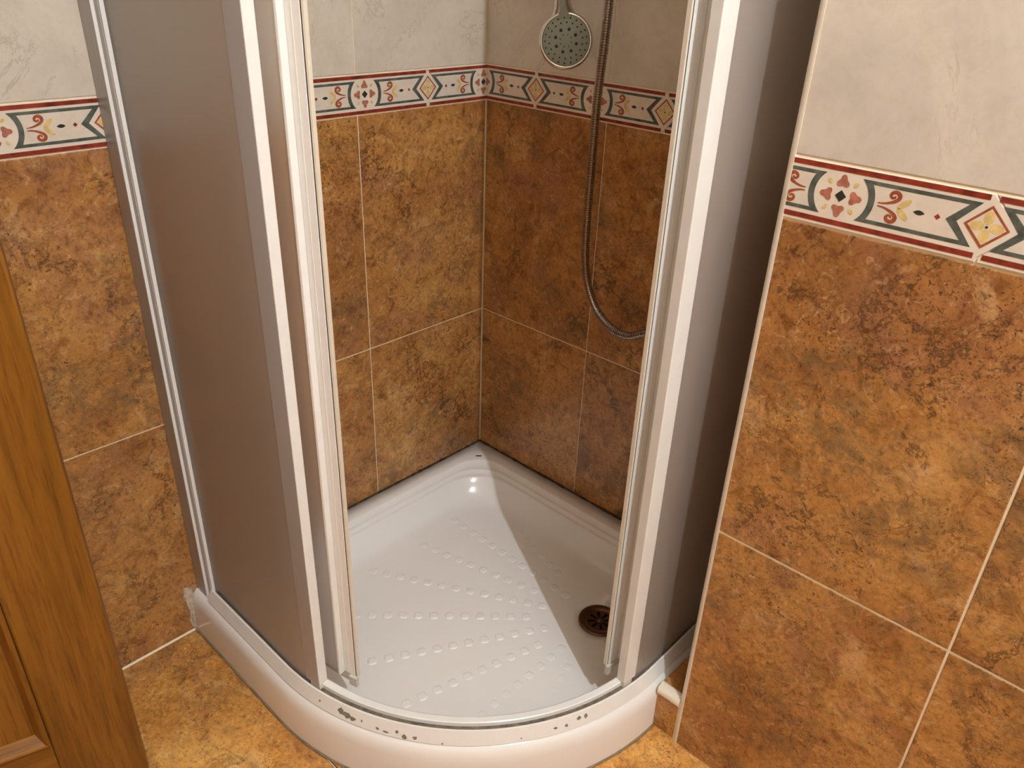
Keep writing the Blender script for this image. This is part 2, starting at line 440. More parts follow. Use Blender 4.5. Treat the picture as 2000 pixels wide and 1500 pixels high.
def layer_mesh(name, items, lo, hi, depth):
    bm = bmesh.new(); mats = []; 
    for it in items:
        (vs2, fs), key = it[0], it[1]; up = it[2] if len(it) > 2 else 0
        if key not in mats: mats.append(key)
        mi = mats.index(key)
        V = [bm.verts.new((x, -depth-0.00012*up, y)) for x, y in vs2]
        for f in fs:
            try:
                F = bm.faces.new([V[i] for i in f]); F.material_index = mi
            except ValueError: pass
    for x, nrm in ((lo, -1), (hi, 1)):
        g = list(bm.verts)+list(bm.edges)+list(bm.faces)
        bmesh.ops.bisect_plane(bm, geom=g, plane_co=(x, 0, 0), plane_no=(nrm, 0, 0), clear_outer=True)
    if not bm.faces: bm.free(); return None
    for f in bm.faces:
        f.normal_update()
        if f.normal.y > 0: f.normal_flip()
    me = bpy.data.meshes.new(name); bm.to_mesh(me); bm.free()
    for k in mats: me.materials.append(M[k])
    return me
def body_mesh(lo, hi, h0, h1):
    g = 0.0008
    P = [(-HP+g, h0), (HP-g, h0), (HP-g, -0.0312), (HP+0.0295-g, 0), (HP-g, 0.0312), (HP-g, h1), (-HP+g, h1), (-HP+g, 0.0312), (-HP+0.0295+g, 0), (-HP+g, -0.0312)]
    bm = bmesh.new()
    f0 = bm.faces.new([bm.verts.new((x, 0, z)) for x, z in P])
    ret = bmesh.ops.extrude_face_region(bm, geom=[f0])
    for v in [e for e in ret['geom'] if isinstance(e, bmesh.types.BMVert)]: v.co.y += 0.007
    for x, nrm in ((lo, -1), (hi, 1)):
        gg = list(bm.verts)+list(bm.edges)+list(bm.faces)
        bmesh.ops.bisect_plane(bm, geom=gg, plane_co=(x, 0, 0), plane_no=(nrm, 0, 0), clear_outer=True)
    es = [e for e in bm.edges if all(abs(v.co.y) < 1e-6 for v in e.verts) and len(e.link_faces) == 2]
    bmesh.ops.bevel(bm, geom=es, offset=0.0008, segments=2, affect='EDGES', profile=0.5)
    return from_bm('border_tile', bm, M['glaze'])
_bcache = {}
def border(parent, O, rz, circ, u0, u1, zc, zb, zt):
    for c in circ:
        lo, hi = max(u0-c, -1), min(u1-c, 1)
        if hi < -HP+0.02 or lo > HP-0.01: continue
        key = (round(lo, 4) if lo > -HP else -1, round(hi, 4) if hi < HP+0.03 else 1, round(zc, 4))
        if key not in _bcache:
            d = {'body': body_mesh(lo, hi, zb+0.001-zc, zt-0.001-zc)}
            for nm, items in SH.items():
                dep = {'panel_field': 0.00015, 'panel_frame': 0.0003}.get(nm, 0.0004)
                if nm in ('stripe', 'panel_frame', 'panel_field'):
                    for i, it in enumerate(items): d[nm+str(i)] = (nm, layer_mesh(nm, [it], lo, hi, dep))
                else:
                    d[nm] = (nm.rstrip('-1'), layer_mesh(nm.rstrip('-1'), items, lo, hi, dep))
            _bcache[key] = d
        d = _bcache[key]
        p = Vector(O)+Vector((math.cos(rz)*c, math.sin(rz)*c, zc))
        b = add('border_tile', d['body'], parent, p, rz)
        for kk, v in d.items():
            if kk == 'body' or v[1] is None: continue
            add(v[0], v[1], b)
border(wall_left, (0.0006, 0, 0), R(90), [-0.0092-PER*k for k in range(0, 9)], RY, -0.0006, 0.9353, ZB, ZT)
border(wall_back, (0, -0.0006, 0), 0, [-0.0118+PER*k for k in range(0, 4)], 0.0008, X_P, 0.9355, ZB, ZT)
border(wall_right, (0, Y_P-0.0006, 0), 0, [0.8562+PER*k for k in range(0, 9)], X_P+TRW, RX, 0.9408, ZBP, ZTP)

# ------------------------------------------------------------------ floor tiles
ftile = None
bm = box_bm(-0.2242, 0.2242, -0.2242, 0.2242, -0.008, 0.0)
es = [e for e in bm.edges if all(abs(v.co.z) < 1e-6 for v in e.verts)]
bmesh.ops.bevel(bm, geom=es, offset=0.0012, segments=2, affect='EDGES')
ftile = from_bm('floor_tile', bm, M['floor'])
for i in range(-1, 8):
    for j in range(-6, 1):
        x0, y0 = 0.44+0.45*(i-1)+0.225, -0.295+0.45*j+0.225
        if x0 > RX+0.2 or y0 < RY-0.2 or x0 < -0.1: continue
        add('floor_tile', ftile, floor, (x0, y0, 0))

q = [(0.0, 0.0), (0.0032, 0.0), (0.0016, 0.0010), (0.0, 0.0028)]
gv = [(x, RY, z) for x, z in q]+[(x, -0.755, z) for x, z in q]
add('grout_line', meshdata('grout_line', gv, [(0, 1, 5, 4), (1, 2, 6, 5), (2, 3, 7, 6), (3, 0, 4, 7), (3, 2, 1, 0), (4, 5, 6, 7)], M['grout']), floor)

# ------------------------------------------------------------------ pillar corner trim and low ledge
def prism(name, poly, z0, z1, mat, parent=None, smooth=False):
    n = len(poly)
    vs = [(x, y, z0) for x, y in poly]+[(x, y, z1) for x, y in poly]
    fs = [(i, (i+1) % n, n+(i+1) % n, n+i) for i in range(n)]+[tuple(range(n-1, -1, -1)), tuple(range(n, 2*n))]
    return add(name, meshdata(name, vs, fs, mat, smooth=False), parent)
q = []
rr = 0.0095
for i in range(9):
    a = R(180+90*i/8); q.append((X_P+0.0095-0.0012+rr*math.cos(a), Y_P+0.0095-0.0012+rr*math.sin(a)))
q += [(X_P+0.0085, Y_P+0.012), (X_P-0.0012, Y_P+0.012)]
tr = struct(prism('trim_1', q, 0.0, RZ, M['trimw'])); tr['label'] = 'ivory quarter-round edge trim running down the corner of the tiled pillar'
# low tiled upstand between tray and pillar
XB0 = 0.7455
up = struct(box('wall_upstand', XB0, X_P+0.001, Y_P+0.0035, -0.001, -0.05, 0.092, M['grout']))
add('wall_tile', tile_mesh(X_P-XB0-0.003, 0.078, 'brown'), up, ((XB0+X_P)/2, Y_P+0.0025, 0.0405), 0)
t = add('ledge_tile', tile_mesh(X_P-XB0-0.003, -Y_P-0.016, 'brown'), up, ((XB0+X_P)/2, (Y_P+0.016)/2, 0.0965), 0)
t.rotation_euler = (R(-90), 0, 0)
q = []
for i in range(13):
    a = R(90+150*i/12); q.append((Y_P+0.0145+0.0135*math.cos(a)*1.12, 0.0855+0.0125*math.sin(a)))
q += [(Y_P+0.0150, 0.080)]
n = len(q); vs = [(XB0+0.0015, y, z) for y, z in q]+[(X_P-0.0008, y, z) for y, z in q]
fs = [(i, (i+1) % n, n+(i+1) % n, n+i) for i in range(n)]+[tuple(range(n)), tuple(range(2*n-1, n-1, -1))]
tr2 = struct(add('trim_2', meshdata('trim_2', vs, fs, M['trimw']))); tr2['label'] = 'short white rounded trim capping the low ledge beside the tray'

# ------------------------------------------------------------------ shower tray
CX, CY, RO = 0.293, -0.303, 0.455
def frame(s0, s1, n_st=14, n_arc=60):
    """track samples (ox, oy, dx, dy): point at radius q is o + q*d. s: x along left leg (<=0 side), angle on the arc, right leg"""
    out = []
    return out
def sample(a0, a1, n):
    """a is 'track angle' in degrees; below 0 the left straight leg, above 90 the right straight leg (1 degree = 7.4 mm)"""
    o = []
    for i in range(n+1):
        a = a0+(a1-a0)*i/n
        if a < 0: o.append((CX+a*0.0074, CY, 0.0, -1.0))
        elif a > 90: o.append((CX, CY+(a-90)*0.0074, 1.0, 0.0))
        else: o.append((CX, CY, math.sin(R(a)), -math.cos(R(a))))
    return o
A_L = -CX/0.0074; A_R = 90-CY/0.0074      # track angles at the two walls
def sweep(name, sec, a0, a1, mat, parent, n=None, smooth=True, caps=True):
    n = n or max(2, int(abs(a1-a0)*1.2)+1)
    sm = sample(a0, a1, n); m = len(sec); vs, fs = [], []
    for (ox, oy, dx, dy) in sm:
        for (q, z) in sec: vs.append((ox+q*dx, oy+q*dy, z))
    for i in range(n):
        for j in range(m):
            a, b = i*m+j, i*m+(j+1) % m
            fs.append((a, b, b+m, a+m))
    if caps: fs += [tuple(range(m-1, -1, -1)), tuple(range(n*m, n*m+m))]
    me = meshdata(name, vs, fs, mat)
    bm = bmesh.new(); bm.from_mesh(me); bmesh.ops.recalc_face_normals(bm, faces=bm.faces); bm.to_mesh(me); bm.free()
    return add(name, me, parent)
def ring(dw, df, re, rc, z):
    q = RO-df; L = []
    def seg(p0, p1, n):
        for i in range(n): L.append((p0[0]+(p1[0]-p0[0])*i/n, p0[1]+(p1[1]-p0[1])*i/n, z))
    def arc(cx, cy, r, a0, a1, n):
        for i in range(n):
            a = R(a0+(a1-a0)*i/n); L.append((cx+r*math.cos(a), cy+r*math.sin(a), z))
    seg((dw+re, CY-q), (CX, CY-q), 10)
    arc(CX, CY, q, -90, 0, 48)
    seg((CX+q, CY), (CX+q, -dw-re), 10)
    arc(CX+q-re, -dw-re, re, 0, 90, 8)
    seg((CX+q-re, -dw), (dw+rc, -dw), 20)
    arc(dw+rc, -dw-rc, rc, 90, 180, 14)
    seg((dw, -dw-rc), (dw, CY-q+re), 20)
    arc(dw+re, CY-q+re, re, 180, 270, 8)
    return L
DR = Vector((0.5490, -0.2100))
tray = empty('shower_tray', (0, 0, 0))
tag(tray, 'white quarter-round acrylic shower tray standing in the tiled corner', 'shower tray')
e = 0.0006
RG = [(e, 0.000, e, e, 0.0), (e, 0.0006, e, e, 0.030), (e, 0.002, e, e, 0.066), (e, 0.0038, e, e, 0.077), (e, 0.0075, e, e, 0.0855), (e, 0.0125, e, e, 0.0910),
      (e, 0.018, e, e, 0.0935), (e, 0.026, e, e, 0.0945), (0.030, 0.046, 0.03, 0.066, 0.0951), (0.0370, 0.0475, 0.035, 0.072, 0.0950), (0.0388, 0.0480, 0.036, 0.074, 0.0946), (0.0402, 0.0485, 0.037, 0.075, 0.0936), (0.0412, 0.049, 0.038, 0.076, 0.0922),
      (0.0480, 0.0505, 0.041, 0.082, 0.0866), (0.0500, 0.0515, 0.042, 0.084, 0.0858), (0.0530, 0.0525, 0.044, 0.086, 0.0854), (0.0544, 0.053, 0.045, 0.087, 0.0849), (0.0553, 0.0535, 0.0455, 0.0875, 0.0838), (0.0590, 0.0545, 0.047, 0.090, 0.0792), (0.0604, 0.055, 0.048, 0.0915, 0.0784),
      (0.0634, 0.056, 0.049, 0.093, 0.0779), (0.0648, 0.057, 0.0495, 0.094, 0.0772), (0.0658, 0.058, 0.050, 0.095, 0.0758), (0.0710, 0.063, 0.053, 0.099, 0.0640), (0.0770, 0.069, 0.057, 0.104, 0.0510), (0.0835, 0.076, 0.061, 0.109, 0.0415), (0.0910, 0.085, 0.066, 0.114, 0.0352), (0.1000, 0.096, 0.07, 0.118, 0.0320), (0.1130, 0.112, 0.075, 0.122, 0.0305)]
vs, fs = [], []
for g in RG: vs += ring(*g)
N = len(ring(*RG[0]))
base = ring(*RG[-1])
for k in (0.75, 0.5):
    for (x, y, z) in base:
        vs.append((DR.x+(x-DR.x)*k, DR.y+(y-DR.y)*k, 0.0270+0.0035*k))
for r_, z_ in ((0.056, 0.0276), (0.0395, 0.0268), (0.0375, 0.012)):
    for (x, y, z) in base:
        d_ = Vector((x-DR.x, y-DR.y)).normalized(); vs.append((DR.x+d_.x*r_, DR.y+d_.y*r_, z_))
nr = len(vs)//N
for i in range(nr-1):
    for j in range(N):
        a, b = i*N+j, i*N+(j+1) % N
        fs.append((a, b, b+N, a+N))
fs.append(tuple(range((nr-1)*N, nr*N)))
me = meshdata('basin', vs, fs, M['acryl'], smooth=True)
bm = bmesh.new(); bm.from_mesh(me); bmesh.ops.remove_doubles(bm, verts=bm.verts, dist=0.00002); bmesh.ops.recalc_face_normals(bm, faces=bm.faces); bm.to_mesh(me); bm.free()
for p in me.polygons: p.use_smooth = True
basin = add('basin', me, tray)
# anti-slip studs in rows radiating from the waste
def stud():
    prof = [(1.0, -0.0010), (0.95, 0.0000), (0.85, 0.0007), (0.72, 0.0011), (0.4, 0.00125), (0.05, 0.00125)]
    vs, fs = [], []; n = 24
    for r, z in prof:
        for k in range(n):
            a = 2*math.pi*k/n; c, s_ = math.cos(a), math.sin(a)
            ex = 2/2.9
            vs.append((r*0.0088*math.copysign(abs(c)**ex, c), r*0.0088*math.copysign(abs(s_)**ex, s_), z))
    for i in range(len(prof)-1):
        for k in range(n):
            a, b = i*n+k, i*n+(k+1) % n; fs.append((a, b, b+n, a+n))
    fs.append(tuple(range((len(prof)-1)*n, len(prof)*n)))
    return meshdata('anti_slip_stud', vs, fs, M['acryl'], smooth=True)
stud_me = stud()
for i, deg in enumerate((165, 180, 195, 210, 225, 240, 255, 270, 285)):
    d = 0.1130 if i % 2 else 0.1430
    if deg == 180: d = 0.0850
    while d < 0.6:
        x, y = 0.5430+d*math.cos(R(deg)), -0.2045+d*math.sin(R(deg))
        rr_ = math.hypot(max(0, x-CX), max(0, CY-y))
        if x > 0.122 and y < -0.122 and y > CY-0.345 and x < CX+0.352 and rr_ < 0.352:
            kk = math.hypot(x-DR.x, y-DR.y)/0.4
            o = add('anti_slip_stud', stud_me, tray, (x, y, 0.0272+0.0033*min(1, kk)), R(deg))
        d += 0.0297
# maker's mark on the rear corner of the rim
mk = box('maker_mark', -0.0068, 0.0068, -0.0023, 0.0023, 0, 0.0005, M['cap'], tray); mk.location = (0.0490, -0.0510, 0.0948); mk.rotation_euler = (0, 0, R(45))
mk['label'] = 'tiny dark printed mark'
# sealant beads
def bead(name, pts, r, mat, parent, n=6, jit=0.0):
    vs, fs = [], []
    for i, p in enumerate(pts):
        p = Vector(p); t = (Vector(pts[min(i+1, len(pts)-1)])-Vector(pts[max(i-1, 0)])).normalized()
        u = t.cross(Vector((0, 0, 1))).normalized(); v = u.cross(t)
        rr = r*(1+jit*random.uniform(-1, 1))
        for k in range(n):
            a = 2*math.pi*k/n; vs.append(tuple(p+u*(rr*math.cos(a))+v*(rr*math.sin(a))))
    for i in range(len(pts)-1):
        for k in range(n):
            a, b = i*n+k, i*n+(k+1) % n; fs.append((a, b, b+n, a+n))
    fs += [tuple(range(n)), tuple(range(len(vs)-n, len(vs)))]
    return add(name, meshdata(name, vs, fs, mat, smooth=True), parent)
bead('sealant', [(0.0008, -0.002-0.68*i/70, 0.0958) for i in range(71)], 0.0024, M['mould'], tray, jit=0.5)
bead('sealant', [(0.002+0.70*i/70, -0.0008, 0.0958) for i in range(71)], 0.0026, M['mould'], tray, jit=0.5)
sm = sample(A_L+0.4, A_R-42.5, 110)
bead('sealant', [(ox+(RO+0.001)*dx, oy+(RO+0.001)*dy, 0.0006) for ox, oy, dx, dy in sm], 0.0024, M['silic'], tray, jit=0.25)
# lump of grout where the tray meets the left wall
bm = bmesh.new(); bmesh.ops.create_icosphere(bm, subdivisions=4, radius=1)
from mathutils import noise as mn
for v in bm.verts:
    d = 1+0.45*mn.noise(v.co*2.3)+0.25*mn.noise(v.co*6)
    zz = v.co.z
    wid = 0.010 if zz < -0.3 else (0.006+0.010*max(0, zz))
    v.co = Vector((0.0005+0.0045*v.co.x*d, -0.7585+wid*v.co.y*d-0.003*max(0, zz), 0.052+0.052*zz*(1+0.1*(d-1))))
gl = add('grout_patch', from_bm('grout_patch', bm, M['lump'], True)); tag(gl, 'rough smear of pale grout filling the joint at the tray\'s left end', 'grout')

# drain
dr = empty('drain_grate', (DR.x, DR.y, 0.0276)); tag(dr, 'round tarnished metal drain grate in the shower tray', 'drain')
vsx, fsx = lathe([(0.0415, -0.002), (0.0415, 0.0008), (0.040, 0.0022), (0.036, 0.0026), (0.0285, 0.0012), (0.0265, -0.0006)], 56)
add('flange', meshdata('flange', vsx, fsx, M['drain'], smooth=True), dr)
# slotted plate
bm = bmesh.new()
nsl, r0, r1 = 8, 0.0075, 0.0225
vsx, fsx = [], []
def ringpts(r, n=64): return [(r*math.cos(2*math.pi*i/n), r*math.sin(2*math.pi*i/n)) for i in range(n)]
# plate = hub + ribs + outer ring (real openings between)
def flat(name, polys, z, th, mat, parent):
    vs, fs = [], []
    for P in polys:
        b = len(vs); n = len(P)
        vs += [(x, y, z) for x, y in P]+[(x, y, z-th) for x, y in P]
        fs.append(tuple(b+i for i in range(n)))
        for i in range(n): fs.append((b+i, b+n+i, b+n+(i+1) % n, b+(i+1) % n))
    return add(name, meshdata(name, vs, fs, mat), parent)
polys = []
for i in range(64):
    a, b = 2*math.pi*i/64, 2*math.pi*(i+1)/64
    polys.append([(0.0228*math.cos(a), 0.0228*math.sin(a)), (0.0272*math.cos(a), 0.0272*math.sin(a)), (0.0272*math.cos(b), 0.0272*math.sin(b)), (0.0228*math.cos(b), 0.0228*math.sin(b))])
for i in range(8):
    a = 2*math.pi*(i+0.5)/8; c, s_ = math.cos(a), math.sin(a)
    def pt(r, w_): return (r*c-w_*s_, r*s_+w_*c)
    polys.append([pt(0.006, -0.0008), pt(0.0235, -0.0062), pt(0.0235, 0.0062), pt(0.006, 0.0008)])
polys.append(ringpts(0.0085, 24))
flat('slotted_plate', polys, -0.0002, 0.0016, M['drain'], dr)
vsx, fsx = lathe([(0.0052, -0.0005), (0.0048, 0.0012), (0.0030, 0.0019), (0.0002, 0.0020)], 20)
add('screw', meshdata('screw', vsx, fsx, M['drain'], smooth=True), dr)
vsx, fsx = lathe([(0.0276, -0.0008), (0.0276, -0.010), (0.0002, -0.010)], 40)
add('drain_well', meshdata('drain_well', vsx, fsx, M['void']), dr)

# ------------------------------------------------------------------ shower enclosure
enc = empty('shower_enclosure', (0, 0, 0.095)); tag(enc, 'curved corner shower enclosure with white posts and frosted panels', 'shower enclosure')
def eadd(o): o.parent = enc; o.location = (o.location.x, o.location.y, o.location.z-0.095); return o
ZTOP = 1.93
# bottom track: sloping outer face, groove, raised inner lip
sec = [(0.4430, 0.0948), (0.4340, 0.1170), (0.4322, 0.1176), (0.4305, 0.1165), (0.4300, 0.1080), (0.4215, 0.1080), (0.4210, 0.1185), (0.4195, 0.1196), (0.4105, 0.1196), (0.4085, 0.1185), (0.4080, 0.0948)]
track = eadd(sweep('bottom_track', sec, A_L+6.6, A_R-6.6, M['white'], None, n=150))
gd = eadd(sweep('track_groove', [(0.4214, 0.1078), (0.4301, 0.1078), (0.4301, 0.1120), (0.4214, 0.1120)], A_L+7.4, A_R-7.4, M['dirt'], None, n=150)); gd['label'] = 'grimy groove along the track'
sec = [(0.4430, ZTOP), (0.4430, ZTOP+0.04), (0.4000, ZTOP+0.04), (0.4000, ZTOP)]
eadd(sweep('top_rail', sec, A_L+0.2, A_R-0.2, M['white'], None, n=120))
def bar(name, a0, a1, q0, q1, z0, z1, mat, bev=0.0):
    """upright section between two track angles and two radii"""
    n = max(1, int(abs(a1-a0)/1.0))
    sec = [(q0, z0), (q1, z0), (q1, z1), (q0, z1)]
    o = sweep(name, sec, a0, a1, mat, None, n=n)
    if bev:
        bm = bmesh.new(); bm.from_mesh(o.data)
        es = [e for e in bm.edges if len(e.link_faces) == 2 and e.calc_face_angle(0) > 0.7]
        bmesh.ops.bevel(bm, geom=es, offset=bev, segments=2, affect='EDGES', profile=0.5); bm.to_mesh(o.data); bm.free()
    return eadd(o)
# paint chips on the outer face of the track
def chip(a, hgt, wa, wh, seed):
    rnd = random.Random(seed); n = 11; vs = []
    for i in range(n):
        t = 2*math.pi*i/n; rr = rnd.uniform(0.55, 1.0)
        aa, hh = a+wa*rr*math.cos(t), min(0.97, max(0.03, hgt+wh*rr*math.sin(t)))
        q = 0.4430+(0.4340-0.4430)*hh+0.0003; z = 0.0948+0.0222*hh
        ox, oy, dx, dy = sample(aa, aa, 1)[0]
        vs.append((ox+q*dx, oy+q*dy, z-0.095))
    o = add('paint_chip', meshdata('paint_chip', vs, [tuple(range(n))], M['chip'])); o.parent = enc; return o
for i, (a, h_, wa, wh) in enumerate([(12.1, .45, .35, .12), (17.6, .55, .9, .26), (19.2, .42, 1.4, .24), (20.6, .34, .8, .18), (22.6, .45, .25, .1), (26.2, .3, .5, .1), (28.0, .22, .7, .1), (30.4, .42, .45, .14), (31.9, .2, .75, .18), (34.1, .24, .55, .15),
                                     (39.7, .1, .25, .08), (55.4, .25, .25, .07), (62.6, .45, .5, .10), (65.0, .40, .5, .14), (68.0, .62, .6, .16), (69.6, .58, .55, .2)]):
    chip(a, h_, wa, wh, 50+i)
# wall profiles
def wall_profile(left):
    s_ = empty('wall_profile'); s_.parent = enc
    sg = 1
    def put(nm, x0, x1, q0, q1, mat, bev):
        if left: o = box(nm, x0, x1, CY-q1, CY-q0, 0.0945, ZTOP+0.04, mat, None, bev)
        else: o = box(nm, CX+q0, CX+q1, -x1, -x0, 0.0975, ZTOP+0.04, mat, None, bev)
        o.parent = enc; o.location.z -= 0.095
        return o
    bpy.data.objects.remove(s_, do_unlink=True)
    put('wall_profile', 0.0008, 0.0375, 0.405, 0.4390, M['alu'], 0.0012)
    put('profile_bead', 0.0375, 0.0395, 0.408, 0.4388, M['white'], 0.0004)
    put('profile_insert', 0.0395, 0.0505, 0.408, 0.4345, M['alu'], 0.0008)
    put('profile_edge', 0.0505, 0.0535, 0.410, 0.4330, M['white'], 0.0006)
wall_profile(True); wall_profile(False)
# fixed frosted panels with end posts
A0 = A_L+0.0535/0.0074; A1 = A_R-0.0535/0.0074
QP = 0.4275
PL0, PL1 = 7.0, 10.9
PR0, PR1 = 90-9.5, 90-5.9
eadd_ = bar('fixed_panel', A0, PL0+0.6, QP-0.004, QP, 0.1105, ZTOP+0.002, M['frost']); eadd_['label'] = 'left frosted fixed panel'
p2 = bar('fixed_panel', PR1-0.6, A1, QP-0.004, QP, 0.1105, ZTOP+0.002, M['frost']); p2['label'] = 'right frosted fixed panel'
bar('post', PL0, PL1, 0.4110, 0.4280, 0.1215, ZTOP, M['white'], 0.0012)
bar('post', PR0, PR1, 0.4110, 0.4280, 0.1215, ZTOP, M['white'], 0.0012)
cv = bar('post_shade', PL0, PL1-0.12, 0.4280, 0.4288, 0.1215, ZTOP, M['shadestrip']); cv['label'] = 'grey front strip with the shade painted in'  # added strip: its grey paints the front's shade, left post only
bar('post_foot', PL0+1.0, PL1-0.1, 0.4110, 0.4275, 0.110, 0.1215, M['trimw'])
bar('post_foot', PR0+0.1, PR1-1.0, 0.4110, 0.4275, 0.110, 0.1215, M['trimw'])
# sliding doors pushed back behind the fixed panels
def sliding_door(sg, a_end, lab):
    dd = empty('sliding_door', (0, 0, 0)); dd.parent = enc; dd.location = (0, 0, -0.095)
    dd['label'] = lab
    def A(a): return a if sg > 0 else 90-a
    def part(nm, a0, a1, q0, q1, z0, z1, mat, bev=0.0):
        o = bar(nm, min(A(a0), A(a1)), max(A(a0), A(a1)), q0, q1, z0, z1, mat, bev)
        o.parent = dd; o.location = (0, 0, 0); return o
    zb = 0.1260
    part('door_panel', -33, a_end-4.4, 0.3895, 0.3935, zb+0.004, ZTOP-0.01, M['frost'])
    part('handle_lip', a_end-4.6, a_end-3.95, 0.3840, 0.3965, zb, ZTOP-0.01, M['white'], 0.0008)
    part('handle_plate', a_end-3.9, a_end-0.75, 0.3790, 0.3860, zb, ZTOP-0.01, M['white'], 0.0008)
    part('handle_rib', a_end-2.55, a_end-2.35, 0.3860, 0.3866, zb, ZTOP-0.01, M['white'])
    part('gasket', a_end-0.75, a_end-0.42, 0.3800, 0.3850, zb, ZTOP-0.01, M['black'])
    part('edge_strip', a_end-0.42, a_end, 0.3795, 0.3858, zb, ZTOP-0.01, M['trimw'])
    part('bottom_seal', -33, a_end-0.3, 0.3822, 0.3850, zb-0.018, zb-0.0005, M['clear'])
    part('seal_tip', a_end-2.2, a_end, 0.3840, 0.3905, zb-0.019, zb-0.0005, M['clear'])
sliding_door(1, 17.0, 'left frosted sliding door')
sliding_door(-1, 9.6, 'right frosted sliding door')

# ------------------------------------------------------------------ hand shower
def frame_obj(name, origin, zaxis, up, roll=0.0):
    z = Vector(zaxis).normalized(); y = (Vector(up)-z*z.dot(Vector(up))).normalized()
    y = Matrix.Rotation(roll, 3, z) @ y
    x = y.cross(z); m = Matrix((x, y, z)).transposed().to_4x4(); m.translation = Vector(origin)
    o = bpy.data.objects.new(name, None); C.objects.link(o); o.matrix_world = m; o.empty_display_size = 0.03
    return o
hs = frame_obj('hand_shower', (0.2716, -0.0890, 1.0356), (0.66, -0.75, 0.16), (0, 0, 1), R(9))
hs.scale = (0.86, 0.86, 0.86); bpy.context.view_layer.update()
tag(hs, 'chrome hand shower with round grey spray face hanging above the tiled border', 'shower head')
vsx, fsx = lathe([(0.0005, -0.030), (0.018, -0.029), (0.034, -0.022), (0.0470, -0.013), (0.0512, -0.005), (0.0515, 0.000), (0.0498, 0.0040), (0.0465, 0.0052), (0.0450, 0.0040), (0.0440, 0.0020)], 64)
add('head_shell', meshdata('head_shell', vsx, fsx, M['chrome'], smooth=True), hs)
vsx, fsx = lathe([(0.0452, 0.0010), (0.0450, 0.0042), (0.0435, 0.0050), (0.0002, 0.0054)], 64)
add('spray_face', meshdata('spray_face', vsx, fsx, M['face'], smooth=True), hs)
# handle: oval loft growing out of the shell
secs = [(0.012, 0.040, 0.013, -0.0130), (0.028, 0.0390, 0.0125, -0.0105), (0.040, 0.0285, 0.0115, -0.0078), (0.050, 0.0205, 0.0110, -0.0052), (0.060, 0.0165, 0.0110, -0.0035), (0.075, 0.0145, 0.0112, -0.0030), (0.11, 0.0135, 0.0115, -0.0060), (0.16, 0.0128, 0.0118, -0.012), (0.215, 0.0120, 0.0120, -0.020)]
vs, fs = [], []; n = 28
for (y, wx, wz, zc) in secs:
    for k in range(n):
        a = 2*math.pi*k/n; vs.append((wx*math.cos(a), y, zc+wz*math.sin(a)))
for i in range(len(secs)-1):
    for k in range(n):
        a, b = i*n+k, i*n+(k+1) % n; fs.append((a, b, b+n, a+n))
fs += [tuple(range(n)), tuple(range(len(vs)-n, len(vs)))]
me = meshdata('handle', vs, fs, M['chrome'], smooth=True)
bm = bmesh.new(); bm.from_mesh(me); bmesh.ops.recalc_face_normals(bm, faces=bm.faces); bm.to_mesh(me); bm.free()
add('handle', me, hs)
# grey tongue running from the spray face up the handle
P = [(-0.0160, 0.038), (-0.0085, 0.0475), (-0.0058, 0.058), (-0.0050, 0.075), (-0.0044, 0.098), (0.0044, 0.098), (0.0050, 0.075), (0.0058, 0.058), (0.0085, 0.0475), (0.0160, 0.038)]
zt = {0.038: 0.0048, 0.0475: 0.0065, 0.058: 0.0084, 0.075: 0.0088, 0.098: 0.0070}
n = len(P)
vs = [(x, y, zt[y]+0.0006) for x, y in P]+[(x*1.1, y, zt[y]-0.0045) for x, y in P]
fs = [(0, 9, 8, 1), (1, 8, 7, 2), (2, 7, 6, 3), (3, 6, 5, 4)]+[(i, n+i, n+(i+1) % n, (i+1) % n) for i in range(n)]
add('face_tongue', meshdata('face_tongue', vs, fs, M['face']), hs)
def nozzles(nm, r, cnt, rad, ph, lab):
    vs, fs = [], []
    for i in range(cnt):
        a = 2*math.pi*(i+ph)/cnt; cx, cy = r*math.cos(a), r*math.sin(a); b = len(vs)
        for z, q in ((0.0048, 1.0), (0.0062, 0.92)):
            for k in range(10):
                t = 2*math.pi*k/10; vs.append((cx+rad*q*math.cos(t), cy+rad*q*math.sin(t), z))
        for k in range(10): fs.append((b+k, b+(k+1) % 10, b+10+(k+1) % 10, b+10+k))
        fs.append(tuple(range(b+10, b+20)))
    o = add(nm, meshdata(nm, vs, fs, M['hole']), hs); o['kind'] = 'stuff'; o['label'] = lab
nozzles('nozzle_ring', 0.0400, 21, 0.00165, 0.2, 'outer ring of small dark nozzles')
nozzles('nozzle_ring', 0.0318, 18, 0.00165, 0.1, 'middle ring of small dark nozzles')
nozzles('nozzle_ring', 0.0205, 8, 0.0031, 0.5, 'ring of eight large dark nozzles')
nozzles('nozzle_ring', 0.0112, 8, 0.0012, 0.5, 'inner ring of tiny dark nozzles')
HT = hs.matrix_world @ Vector((0, 0.215, -0.020))
